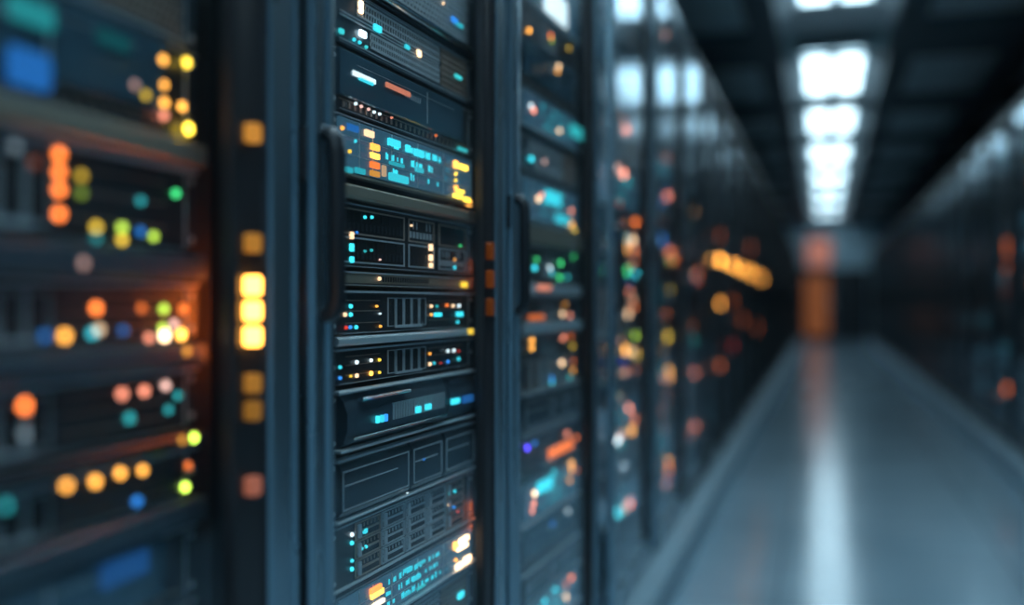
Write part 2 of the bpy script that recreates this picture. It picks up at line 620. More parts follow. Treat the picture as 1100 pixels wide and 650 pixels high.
        prof = [(-.004, H * .05), (-.014, H * .12), (-.020, H * .35), (-.020, H * .62), (-.014, H * .82), (-.006, H * .95), (-.004, H * .95)]
        p.prism(prof, .016, W * .70, 'x')
        p.build('slatted_bezel', GEAR2, root, smooth=True)
        p2 = MB()
        p2.prism(prof, W * .72, W * .96, 'x')
        p2.build('side_bezel', GEAR2, root, smooth=True)
        s = MB()
        for i in range(int(22 * detail)):
            xx = W * .30 + i * (W * .38) / (22 * detail)
            s.box(xx, xx + .0030, -.0222, -.016, H * .36, H * .66)
        s.build('slats', SILVER, root)
        bb = MB()
        bb.cbox(W * .10, W * .40, -.026, -.016, H * .80, H * .86, .002, 'x')
        bb.cbox(W * .72, W * .94, -.022, -.014, H * .82, H * .86, .001, 'x')
        bb.cbox(W * .06, W * .68, -.0235, -.018, H * .18, H * .22, .001, 'x')
        bb.build('handle_bar', CHROME, root)
        b2 = MB()
        b2.cbox(0, W, -.018, -.004, H * .94, H * 1.0, .002, 'x')
        b2.cbox(0, W, -.020, -.004, 0, H * .05, .001, 'x')
        b2.build('rim', SILVER, root)
        yf = -0.0225
    elif kind == 'tribay':
        body(root, W, H, GEAR)
        for (a, b_) in ((.02, .44), (.46, .69), (.71, .97)):
            p = MB()
            p.prism([(-.004, H * .06), (-.010, H * .08), (-.014, H * .16), (-.014, H * .84), (-.010, H * .92), (-.004, H * .94)], W * a, W * b_, 'x')
            c = p.build('glossy_bay', DARKB, root)
            r = MB()
            fr(r, W * a + .004, W * b_ - .004, H * .18, H * .80, -.0152, -.014, .0016)
            r.box(W * (a + .02), W * (a + (b_ - a) * .8), -.0155, -.014, H * .56, H * .575)
            r.build('bay_trim', TRIMM, c)
        b2 = MB()
        b2.cbox(0, W, -.016, -.004, H * .955, H, .001, 'x')
        b2.cbox(0, W, -.016, -.004, 0, H * .035, .001, 'x')
        b2.build('rim', SILVER, root)
        yf = -0.0145
    elif kind == 'caddies':
        body(root, W, H, GEAR)
        bk = MB()
        bk.box(W * .125, W * .93, -.0046, -.004, H * .06, H * .97)
        bk.build('bay_backing', PORT, root)
        nx = 5
        for i in range(nx):
            for j in range(3):
                a = W * (.13 + i * .158)
                caddy(root, a, a + W * .148, H * (.07 + j * .30), H * (.07 + j * .30) + H * .28, WARMT if i in (0, 4) else TRIMM, rng=rng)
        b2 = MB()
        b2.cbox(0, W, -.010, -.004, 0, H * .04, .001, 'x')
        b2.build('rim', SILVER, root)
        yf = -0.006
    root['_yf'] = yf
    return root


def led(root, x, z, col, r, st, yf, shape=None, sample=False):
    m = MB()
    if shape:
        w_, h_ = shape
        m.cbox(x - w_ / 2, x + w_ / 2, yf - .0018, yf + .0015, z - h_ / 2, z + h_ / 2, min(w_, h_) * .12, 'y')
    else:
        m.disc(x, z, r, yf + .0015, yf - .002, 10)
    o = m.build('status_light', emit('light_' + col, COLS[col], st, sample), root)
    return tag(o, '%s status light' % col)


def fill_rack(plane, s0, s1, xref, rows, leds, rackname, key, base_r, base_s, detail=1.0, heights=False):
    """rows: (y_top, y_bottom, kind[, opt]) read at pixel column xref; leds: (px, py, colour[, size, strength, shape_w, shape_h])"""
    us = []
    for n, row in enumerate(rows):
        yt, yb, kind = row[:3]
        opt = row[3] if len(row) > 3 else {}
        if heights:
            h1, h0 = yt, yb
        else:
            h1, h0 = plane.pix(xref, yt)[1], plane.pix(xref, yb)[1]
        look = opt.get('look', LOOK[kind])
        lab = '%s, %s from top in %s' % (look, ORD[n], rackname)
        u = unit(kind, plane, s0, s1, h0, h1, key * 100 + n, lab, 'equipment in the ' + rackname, opt, detail)
        us.append((h0, h1, u, kind))
    for L in leds:
        px, py, col = L[:3]
        k = L[3] if len(L) > 3 else 1.0
        st = L[4] if len(L) > 4 else 1.0
        s, h = plane.pix(px, py)
        if heights and not (s0 + .02 < s < s1 - .02):
            s = min(max(s, s0 + .03), s1 - .03)
            if st < .55:
                continue
        best = min(us, key=lambda u: 0 if u[0] <= h <= u[1] else min(abs(h - u[0]), abs(h - u[1])))
        rr = base_r * k + .001
        h = min(max(h, best[0] + rr), best[1] - rr) if best[1] - best[0] > 2 * rr else (best[0] + best[1]) / 2
        shape = None
        if len(L) > 5:
            kx = abs(plane.pix(px + .5, py)[0] - plane.pix(px - .5, py)[0])
            kz = abs(plane.pix(px, py + .5)[1] - plane.pix(px, py - .5)[1])
            q = .84 if key == 2 and L[5] < 20 else 1.0
            shape = (L[5] * kx * q, L[6] * kz * q)
        yf = best[2]['_yf']
        led(best[2], s - s0, h - best[0], col, min(base_r * k, .46 * (best[1] - best[0])), base_s * st, yf, shape, sample=(st >= 1.8))
    for u in us:
        del u[2]['_yf']
    return us


# ================================================================== THE ROOM
FRONT_L, FRONT_R = 0.55, 1.05
CEIL = 2.99
END = 26.0


def floor_material():
    m = bpy.data.materials.new('polished_floor')
    m.use_nodes = True
    nt = m.node_tree
    b = nt.nodes['Principled BSDF']
    tc = nt.nodes.new('ShaderNodeTexCoord')
    mp = nt.nodes.new('ShaderNodeMapping')
    mp.inputs['Location'].default_value = (0.15, 0.3, 0)
    br = nt.nodes.new('ShaderNodeTexBrick')
    br.offset = 0
    br.inputs['Scale'].default_value = 1.0
    br.inputs['Brick Width'].default_value = 0.8
    br.inputs['Row Height'].default_value = 1.2
    br.inputs['Mortar Size'].default_value = 0.004
    br.inputs['Mortar Smooth'].default_value = 0.3
    br.inputs['Color1'].default_value = (0.35, 0.52, 0.63, 1)
    br.inputs['Color2'].default_value = (0.38, 0.55, 0.66, 1)
    br.inputs['Mortar'].default_value = (0.19, 0.28, 0.33, 1)
    nz = nt.nodes.new('ShaderNodeTexNoise')
    nz.inputs['Scale'].default_value = 1.3
    nz.inputs['Detail'].default_value = 5
    mx = nt.nodes.new('ShaderNodeMix')
    mx.data_type = 'RGBA'
    mx.blend_type = 'MULTIPLY'
    mx.inputs[0].default_value = 0.35
    nt.links.new(tc.outputs['Object'], mp.inputs[0])
    nt.links.new(mp.outputs[0], br.inputs['Vector'])
    nt.links.new(tc.outputs['Object'], nz.inputs['Vector'])
    nt.links.new(br.outputs['Color'], mx.inputs[6])
    nt.links.new(nz.outputs['Fac'], mx.inputs[7])
    nt.links.new(mx.outputs[2], b.inputs['Base Color'])
    mr = nt.nodes.new('ShaderNodeMapRange')
    mr.inputs['To Min'].default_value = 0.12
    mr.inputs['To Max'].default_value = 0.20
    nt.links.new(nz.outputs['Fac'], mr.inputs['Value'])
    nt.links.new(mr.outputs[0], b.inputs['Roughness'])
    b.inputs['Specular IOR Level'].default_value = 1.0
    return m


FLOORM = floor_material()
MB().box(-2.6, 3.2, -4.5, END + .2, -0.1, 0).build('floor', FLOORM)['kind'] = 'structure'
WALLM = principled('painted_wall', (0.42, 0.60, 0.70), 0.6, 0, 0.12, 2)
MB().box(-2.7, -2.6, -4.5, END + .2, -0.1, 3.3).build('wall_left', WALLM)['kind'] = 'structure'
MB().box(3.2, 3.3, -4.5, END + .2, -0.1, 3.3).build('wall_right', WALLM)['kind'] = 'structure'
MB().box(-2.6, 3.2, END, END + .2, 0, 3.3).build('wall_end', WALLM)['kind'] = 'structure'

CTILE = principled('ceiling_tile', (0.74, 0.90, 0.97), 0.4, 0.0, 0.2, 3)
CBEAM = principled('ceiling_beam', (0.10, 0.14, 0.165), 0.6)
LX = 0.08                                   # lateral centre of the lamp run
lamps_z = [-4.4, -1.9, 0.6, 3.1, 5.6, 8.8, 11.2, 13.65, 16.1, 18.55, 21.0, 23.45]
LL = 1.95
c = MB()                                     # ceiling slab stays clear of the lamp run
c.box(-2.6, LX - .44, -4.5, END, CEIL + .02, CEIL + .12)
c.box(LX + .44, 3.2, -4.5, END, CEIL + .02, CEIL + .12)
c.box(LX - .44, LX + .44, -4.5, END, CEIL + .22, CEIL + .3)
c.build('ceiling', CTILE)['kind'] = 'structure'
bm_ = MB()
for x0, x1 in ((LX - .60, LX - .40), (LX + .40, LX + .60), (1.36, 1.62), (-1.25, -1.02), (2.35, 2.6), (-2.2, -1.95)):
    bm_.box(x0, x1, -4.5, END, CEIL - .06, CEIL + .02)
zs = [-2.2, .3, 2.8, 5.3, 8.35]
while zs[-1] < END - 2.4:
    zs.append(zs[-1] + 2.4)
for z in zs:
    z0 = z - .05 if z != 8.35 else z - .45
    for x0, x1 in ((-2.6, -2.2), (-1.95, -1.25), (-1.02, LX - .60), (LX + .60, 1.36), (1.62, 2.35), (2.6, 3.2)):
        bm_.box(x0, x1, z0 - .25, z + .25, CEIL - .05, CEIL + .02)
bm_.build('trim_1', CBEAM)['kind'] = 'structure'

for i, z in enumerate(lamps_z):
    n = i - 4
    lab = ('white recessed ceiling lamp with two square diffusers, %s along the aisle ceiling' % ORD[n]) if n >= 0 else \
        'white recessed ceiling lamp ' + ['far behind the camera', 'behind the camera', 'right above the camera', 'just ahead above the nearest cabinets'][i]
    lt = empty('ceiling_lamp', (LX, z + LL / 2, CEIL), 0)
    tag(lt, lab, 'ceiling lamp', 'ceiling lamps over the aisle')
    h = LL / 2
    # flared reflector: outer rectangle low, inner rectangle high
    m = MB()
    gp = .18 if i < 7 else .03
    o, q, up = (.40, h + .18), (.245, h - gp), .10
    V = [(-o[0], -o[1], 0), (o[0], -o[1], 0), (o[0], o[1], 0), (-o[0], o[1], 0),
         (-q[0], -q[1], up), (q[0], -q[1], up), (q[0], q[1], up), (-q[0], q[1], up)]
    V2 = [(x * 1.02, y * 1.01, zz + .02) for x, y, zz in V]
    m.v = V + V2
    m.f = [(0, 1, 5, 4), (1, 2, 6, 5), (2, 3, 7, 6), (3, 0, 4, 7), (8, 12, 13, 9), (9, 13, 14, 10), (10, 14, 15, 11), (11, 15, 12, 8),
           (0, 8, 9, 1), (1, 9, 10, 2), (2, 10, 11, 3), (3, 11, 8, 0), (4, 5, 13, 12), (5, 6, 14, 13), (6, 7, 15, 14), (7, 4, 12, 15)]
    m.build('reflector', WHITEP, lt)
    b = MB()
    b.box(-.31, .31, -h, h, up + .03, up + .07)
    b.box(-.035, .035, -q[1], q[1], up - .02, up + .03)
    b.box(-.28, -.012, -.03, .03, up - .02, up + .03)
    b.box(.012, .28, -.03, .03, up - .02, up + .03)
    b.build('lamp_housing', WHITEP, lt)
    for sx in (-1, 1):
        for sy in (-1, 1):
            d = MB()
            xa, xb = sorted((sx * .030, sx * .235))
            ya, yb = sorted((sy * .03, sy * (q[1] - .01)))
            d.cbox(xa, xb, ya, yb, up + .004, up + .028, .006, 'y')
            d.build('diffuser', DIFFN if i < 4 else DIFF, lt)

# kerbs the cabinets stand on
KERB = principled('kerb_concrete', (0.26, 0.385, 0.46), 0.45, 0, 0.15, 6)
k = MB()
k.prism([(-1.55, 0), (-.465, 0), (-.465, .10), (-.475, .115), (-1.55, .115)], -1.0, END, 'y')
k.build('baseboard_left', KERB)['kind'] = 'structure'
k = MB()
k.prism([(2.05, 0), (.965, 0), (.965, .10), (.975, .115), (2.05, .115)], 1.0, END, 'y')
k.build('baseboard_right', KERB)['kind'] = 'structure'

# end wall: double door with a lit amber pane, amber sign panel above
ex = lambda px: ((px - HX) * 0.954 * 24.9 / FPX)      # pixel column -> lateral metres near the end wall
dr = empty('door_1', (0, END, 0))
dr['kind'] = 'structure'
DOORM = principled('dark_door', (0.03, 0.04, 0.05), 0.4, 0.3)
d = MB()
d.box(-.62, 1.05, -.06, 0, 0, .06)
d.box(-.62, -.55, -.06, 0, .06, 1.72)
d.box(.98, 1.05, -.06, 0, .06, 1.72)
d.box(-.62, 1.05, -.06, 0, 1.72, 1.80)
d.build('door_frame', DOORM, dr)
d = MB()
fr(d, -.55, .205, .06, 1.72, -.05, -.01, .09)
d.build('door_leaf', DOORM, dr)
d = MB()
fr(d, .225, .98, .06, 1.72, -.05, -.01, .09)
d.box(.31, .89, -.035, -.02, .15, 1.63)
d.build('door_leaf', DOORM, dr)
d = MB()
d.box(-.46, .115, -.04, -.025, .15, 1.63)
d.build('lit_pane', emit('amber_pane', (1, .30, .10), .15), dr)
d = MB()
d.cbox(.16, .19, -.10, -.05, .8, 1.1, .006, 'z')
d.build('door_handle', SILVER, dr)
sg = empty('wall_light_panel', (-.12, END - .06, 2.22))
tag(sg, 'amber pink glowing light panel on the far end wall above the door', 'light panel')
d = MB()
fr(d, -.31, .31, -.38, .38, 0, .06, .03)
d.build('panel_frame', DOORM, sg)
d = MB()
d.cbox(-.28, .28, .01, .05, -.35, .35, .02, 'y')
d.build('light_face', emit('pink_panel', (1, .38, .28), .36), sg)

# ================================================================== CABINETS, left row
LB = [.20, .99, 1.74, 2.53, 3.33]
while LB[-1] < END - 1.2:
    LB.append(LB[-1] + .8)
RACK = ['nearest cabinet of the left row'] + ['%s cabinet of the left row' % ORD[i] for i in range(1, 33)]


def hglow(py, u):
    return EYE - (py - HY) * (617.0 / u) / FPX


glow_sets = {
    0: [(hglow(y, 607), .019, c_, s_) for y, c_, s_ in ((145, 'amber', .5), (262, 'amber', .35), (307, 'amber', 9), (334, 'amber', 9), (361, 'amber', 9),  # reflections in the polished strip, drawn as glowing blocks
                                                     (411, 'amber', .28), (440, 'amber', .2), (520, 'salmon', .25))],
    1: [(hglow(270, 358), .03, 'orange', .035), (hglow(300, 358), .03, 'orange', .05), (hglow(330, 358), .03, 'orange', .03)],  # faint reflections in the strip, drawn as weak glowing blocks
    6: [(1.205, .035, 'amber', 26), (.965, .035, 'amber', 9), (.62, .04, 'orange', 2), (1.34, .05, 'orange', .7)],  # from here: amber are lamps, orange and red added for warm glow
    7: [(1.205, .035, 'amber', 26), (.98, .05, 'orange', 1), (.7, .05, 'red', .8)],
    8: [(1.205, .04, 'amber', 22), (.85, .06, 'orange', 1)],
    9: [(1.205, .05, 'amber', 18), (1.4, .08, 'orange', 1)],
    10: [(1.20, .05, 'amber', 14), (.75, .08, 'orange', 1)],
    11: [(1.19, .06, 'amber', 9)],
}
GLOW_HELPERS = {0: [(.955, .09, 45)], 1: [(.59, .05, 14), (1.02, .05, 5)], 4: [(1.15, .06, 25)], 5: [(1.1, .06, 25)], 6: [(1.0, .08, 25)], 7: [(1.1, .08, 25)], 8: [(1.1, .08, 25)], 9: [(1.0, .08, 25)]}  # hidden sources added for a red-orange glow, by cabinet
ajars = {3: 2.1, 4: 0.8}
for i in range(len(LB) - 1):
    cabinet(-1, FRONT_L, LB[i], LB[i + 1], i, ajar=ajars.get(i, 0.0), lamps=glow_sets.get(i, ()), deep=.014 if i > 5 else 0, glow_helpers=GLOW_HELPERS.get(i, ()))

# right row
RB = [2.5 + .8 * i for i in range(29)]
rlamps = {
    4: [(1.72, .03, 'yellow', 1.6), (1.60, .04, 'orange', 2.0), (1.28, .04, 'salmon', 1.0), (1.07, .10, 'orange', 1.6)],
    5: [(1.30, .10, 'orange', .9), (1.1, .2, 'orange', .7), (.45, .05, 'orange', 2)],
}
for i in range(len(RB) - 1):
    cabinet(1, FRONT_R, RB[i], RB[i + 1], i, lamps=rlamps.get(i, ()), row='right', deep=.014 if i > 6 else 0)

# ================================================================== EQUIPMENT
VIS_TURN = 2.4
# --- first cabinet
P1 = Plane(.60, .60, -2.0)
s0, s1 = P1.pix(207, 325)[0] - .52, P1.pix(207, 325)[0]
SH = lambda m, look: {'mat': m, 'look': look, 'out': .016}
rows1 = [(-150, -85, 'panel'), (-82, 12, 'vents'), (15, 126, 'panel'), (129, 157, 'shelf', SH(TAN, 'thick tan metal shelf')),
         (160, 262, 'ledrow'), (266, 298, 'shelf', SH(GEAR2, 'slate blue metal shelf')), (302, 372, 'ledrow'),
         (375, 402, 'shelf', SH(GEAR2, 'slate grey metal shelf')), (405, 480, 'ledrow'), (484, 502, 'shelf', SH(GEAR, 'dark metal shelf')),
         (504, 562, 'ledrow'), (566, 596, 'shelf', SH(GEAR2, 'lowest slate metal shelf')), (599, 690, 'panel'), (693, 740, 'mesh')]
led1 = [(20, 15, 'teal', 1, .14, 50, 26), (18, 75, 'blue', 1, .13, 46, 40), (110, 45, 'teal', 1, .03, 34, 16),
        (164, 65, 'amber', 1, 1), (190, 68, 'yellow', 1.15, 1.2), (165, 92, 'amber', .9, .9), (145, 103, 'yellow', .9, .35), (133, 92, 'pink', .9, .2),
        (165, 111, 'amber', 1, 1.1), (185, 115, 'amber', .95, 1.2), (165, 125, 'salmon', .9, .6), (192, 139, 'yellow', 1.3, 1.9),
        (58, 166, 'orange', 1, 1.3), (58, 185, 'orange', 1, 1.3), (58, 204, 'orange', 1, 1.3), (58, 230, 'orange', 1, 1.3),
        (82, 189, 'yellow', .9, .3), (82, 208, 'lime', .9, .14), (146, 216, 'teal', .9, .35), (184, 208, 'green', .9, .6), (10, 158, 'grey', 1, .25),
        (98, 244, 'yellow', .9, .55), (98, 258, 'teal', .9, .25), (126, 245, 'lime', .9, .7), (126, 258, 'yellow', .9, .6), (146, 249, 'blue', .9, .3),
        (160, 254, 'lime', .9, .6), (72, 283, 'pink', 1, .22), (30, 175, 'orange', 1, .06),
        (98, 331, 'orange', 1.05, 1.2), (64, 361, 'amber', 1.05, 1.1), (42, 361, 'blue', 1, .25), (94, 358, 'cyan', .9, .45), (101, 354, 'warm', .9, .5),
        (127, 355, 'blue', .9, .2), (147, 331, 'orange', .9, .4), (171, 332, 'lime', 1, .7), (182, 348, 'pink', .9, .6), (170, 352, 'lime', .9, .7),
        (172, 366, 'warm', 1.3, 2.2), (190, 364, 'amber', 1.3, 1.9), (155, 367, 'salmon', .9, .6), (192, 332, 'orange', 1.2, .5), (185, 377, 'amber', 1, .4),
        (20, 436, 'orange', 1.05, 1.5), (20, 466, 'grey', 1, .3), (126, 423, 'salmon', 1, .7), (150, 420, 'salmon', 1, .7), (173, 414, 'pink', .9, .7),
        (186, 425, 'teal', .9, .35), (134, 449, 'teal', 1, .45), (176, 440, 'teal', .9, .35), (193, 466, 'lime', 1, 1.9), (180, 472, 'amber', .9, .35),
        (66, 521, 'amber', 1.05, 1), (97, 517, 'amber', 1, 1.2), (124, 508, 'amber', .95, 1.2), (148, 505, 'amber', .9, 1.1), (142, 538, 'blue', .95, .5),
        (197, 500, 'orange', .85, .5), (194, 523, 'lime', .95, 1.8), (0, 543, 'teal', 1, .4), (122, 610, 'blue', 1, .05, 52, 26)]
fill_rack(P1, s0, s1, 100, rows1, led1, RACK[0], 1, .0042, 4.6)

# --- second cabinet (in focus)
P2 = Plane(.60, 1.42, VIS_TURN)
s0, s1 = P2.pix(352, 325)[0], P2.pix(505, 325)[0]
rows2 = [(-62, 17, 'mesh'), (22, 78, 'vents'), (84, 142, 'panel'), (145, 205, 'screen', {'warm': True, 'gs': 1.6}),
         (212, 225, 'shelf', SH(TAN, 'tan metal ledge')), (228, 291, 'bays'), (294, 309, 'strip', {'warm': True}), (313, 356, 'ledrow'),
         (357.5, 366, 'shelf', SH(SILVER, 'pale silver metal shelf')), (369, 404, 'ledrow'), (408, 466, 'curved'), (472, 532, 'tribay'),
         (537, 598, 'caddies'), (603, 650, 'screen', {'gs': 1.2}), (655, 705, 'vents'), (708, 745, 'panel')]
led2 = [(472, 4, 'warm', .8, 1), (484, 22, 'blue', 1, .8, 7, 6), (489, 27, 'cyan', 1, .4, 9, 4), (383, 8, 'warm', 1, 2.5, 4, 16), (401, 31, 'cyan', 1, .8, 9, 8),
        (385, 37, 'white', 1, 1.6, 8, 8), (376, 43, 'cyan', .8, .7), (382, 46, 'cyan', .8, .7), (389, 51, 'teal', .8, 1), (362, 34, 'teal', 1, 1, 5, 6),
        (433, 51, 'cyan', 1, .6, 5, 5), (446, 58, 'warm', 1, 1.8, 4, 8), (488, 83, 'teal', 1, 1.2, 8, 4),
        (383, 84, 'white', 1, .7, 24, 5), (385, 88, 'cyan', 1, .6, 18, 4), (420, 97, 'salmon', 1, .35, 26, 5),  # reflections on the smoked panel, drawn as glowing bars
        (374, 112, 'white', .7, .8), (380, 115, 'pink', .7, .8), (388, 118, 'pink', .7, .7), (394, 121, 'white', .7, .8), (400, 123, 'white', .7, .8),
        (413, 127, 'salmon', .6, .5), (461, 146, 'orange', .5, .8),
        (361, 138, 'amber', .9, 1), (375, 152, 'cyan', .8, .6), (369, 163, 'yellow', .8, .7), (390, 144, 'warm', 1, .9, 11, 8), (372, 138, 'blue', 1, .3, 14, 8),
        (396, 158.5, 'amber', 1, 1.2, 11, 8), (396, 168, 'amber', 1, 1.9, 11, 7), (396, 178, 'orange', 1, .7, 11, 8), (396, 187, 'amber', 1, .4, 11, 7),
        (406, 184, 'warm', 1, .3, 4, 14), (417, 154, 'cyan', 1, .7, 15, 9), (432, 160, 'cyan', 1, .8, 5, 9), (444, 165, 'cyan', 1, .7, 12, 9),
        (422, 192, 'cyan', 1, .5, 20, 8), (420, 177, 'cyan', 1, .3, 18, 4), (444, 183, 'cyan', 1, .4, 10, 6), (380, 184, 'cyan', 1, .3, 12, 7),
        (368, 183, 'cyan', 1, .3, 8, 7), (490, 164, 'teal', 1, .8, 11, 4),
        (484, 177, 'amber', 1, 2.4, 4, 9), (492, 180, 'yellow', 1, 2.4, 10, 6), (484, 187, 'yellow', .9, 2.0), (484, 194, 'yellow', .8, 1.6),
        (484, 203, 'amber', 1, 1.8, 3, 8), (489, 206, 'yellow', 1, 2, 8, 4), (486, 211, 'yellow', 1, 2.2, 10, 5), (496, 215, 'yellow', 1, 2, 7, 6), (498, 222, 'amber', 1, 2, 6, 7),
        (373.5, 253, 'warm', 1, 1, 3.4, 9), (373.5, 266, 'cyan', 1, 1.0, 3.6, 10), (373.5, 279, 'cyan', 1, 1.0, 3.6, 8), (388, 233.5, 'cyan', .75, .8), (395.5, 233.5, 'cyan', .75, .8),
        (379, 250, 'blue', .7, .5), (395, 269, 'teal', .7, .6), (388, 270, 'teal', .6, .6), (438, 242.5, 'warm', .6, .8), (404, 279, 'pink', .5, .7),
        (459, 266, 'warm', 1, 1.3, 3, 8), (459, 277, 'warm', 1, 1.3, 3, 8), (459, 285, 'warm', 1, 1.2, 3, 6), (491, 264, 'green', .8, .6), (485, 279, 'amber', .8, .6),
        (485, 287.5, 'cyan', .9, .8), (404, 299.5, 'warm', .95, .9), (495.5, 306, 'yellow', 1, .9, 6, 7),
        (373, 329, 'cyan', .9, 1), (373, 338, 'cyan', .95, 1), (367, 338, 'warm', .95, .9), (379, 351.5, 'cyan', .9, .8), (372.5, 351.5, 'blue', .8, .9),
        (368, 352, 'red', .8, .5), (401, 329, 'amber', .6, 1), (404.5, 337, 'white', .5, .6), (405, 350.5, 'amber', .7, .8),
        (460, 329, 'warm', .85, 1), (460, 338, 'amber', .8, 1), (467, 338, 'cyan', 1, 1, 8, 5), (477, 328, 'orange', .9, .9), (483.5, 328.5, 'warm', .9, 1.1),
        (490, 328.5, 'white', .95, 1), (490.5, 337.5, 'cyan', 1, 1, 7, 6), (488.5, 346, 'cyan', .85, .9), (496, 356, 'yellow', 1, .8, 5, 7), (466, 329, 'teal', .7, .7),
        (361.5, 394.5, 'cyan', .75, .7), (361.5, 406, 'blue', .75, .9), (379.5, 389, 'white', .85, 1), (395, 387, 'white', .8, 1), (404, 386.5, 'yellow', .75, .9),
        (379.5, 403.5, 'warm', .9, 1.2), (395, 401, 'amber', 1.1, 2.4), (404, 400, 'yellow', .7, .8), (373, 404, 'yellow', .6, .7),
        (458.5, 380, 'amber', .7, 1), (478, 377, 'white', .85, .9), (484.5, 376.5, 'white', .9, 1), (458.5, 391, 'warm', .95, 1.1), (463, 390, 'cyan', .7, .6),
        (478, 388.5, 'blue', .9, 1), (489.5, 385.5, 'cyan', 1, .8), (489.5, 377, 'red', .5, .5), (470, 390, 'red', .5, .4),
        (390, 450, 'cyan', 1, .9, 3, 9), (395, 449, 'cyan', 1, .6, 3, 9), (399, 448, 'blue', 1, 1, 3, 9), (434.5, 439.5, 'cyan', 1, .8, 6, 8), (445.5, 436.5, 'cyan', 1, .8, 7, 7),
        (475.5, 430.5, 'cyan', 1, .9, 10, 7), (489, 428, 'blue', 1, .25, 13, 9), (446, 493, 'blue', .7, .6), (428, 529, 'white', .4, .5),
        (374, 574, 'white', .95, .9), (374, 583, 'cyan', .95, .9), (374, 602, 'cyan', .8, .7), (374, 611, 'cyan', 1, .9), (388, 570, 'cyan', 1, .6, 4, 6),
        (384, 589, 'cyan', .9, .8), (389, 587, 'cyan', .8, .8), (485, 527.5, 'cyan', .85, .8), (478.5, 542, 'warm', .9, 1.2), (484, 544.5, 'blue', .8, .8), (488, 549, 'red', .6, .8),
        (478, 530, 'teal', .7, .5), (397, 632, 'orange', 1, 1.6, 14, 7), (398.5, 637, 'amber', 1, 2.2, 16, 7), (400, 647, 'warm', 1, 2.2, 15, 5),
        (492.5, 579, 'warm', 1, 3, 12, 6), (491, 587, 'warm', 1, 3, 13, 5), (483.5, 586, 'amber', 1, 2.5, 3.5, 10), (484, 601, 'amber', .9, 2), (487.5, 607, 'warm', 1, 2.6, 8, 6),
        (496.5, 600, 'warm', 1, 3, 8, 7), (491, 639, 'cyan', 1, .9, 7, 8),
        (432, 611, 'cyan', 1, .5, 10, 4), (446, 604, 'cyan', 1, .4, 10, 4), (441, 620, 'cyan', 1, .5, 10, 5), (431, 637, 'cyan', 1, .4, 8, 4), (446, 630, 'teal', 1, .7, 10, 3)]
fill_rack(P2, s0, s1, 430, rows2, led2, RACK[1], 2, .0031, 2.2)

# --- third cabinet
P3 = Plane(.59, 2.2, VIS_TURN)
s0, s1 = P3.pix(556, 325)[0], P3.pix(618, 325)[0]
rows3 = [(-95, -45, 'mesh'), (-42, 26, 'screen', {'glyph': False}), (29, 62, 'ledrow'), (64, 110, 'panel'), (113, 153, 'screen', {'gs': .8}), (157, 196, 'vents'), (199, 246, 'screen', {'gs': 1.2}),
         (249, 266, 'shelf', SH(TAN, 'tan metal shelf')), (268, 303, 'ledrow'), (306, 318, 'shelf', SH(SILVER, 'silver metal shelf')), (320, 343, 'ledrow'),
         (345, 357, 'shelf', SH(SILVER, 'lower silver metal shelf')), (359, 381, 'ledrow'), (383, 413, 'caddies'), (415, 455, 'tribay'), (458, 500, 'ledrow'), (503, 546, 'screen', {'gs': .9}),
         (549, 588, 'panel'), (591, 625, 'tribay'), (628, 668, 'screen', {'gs': 1.0})]
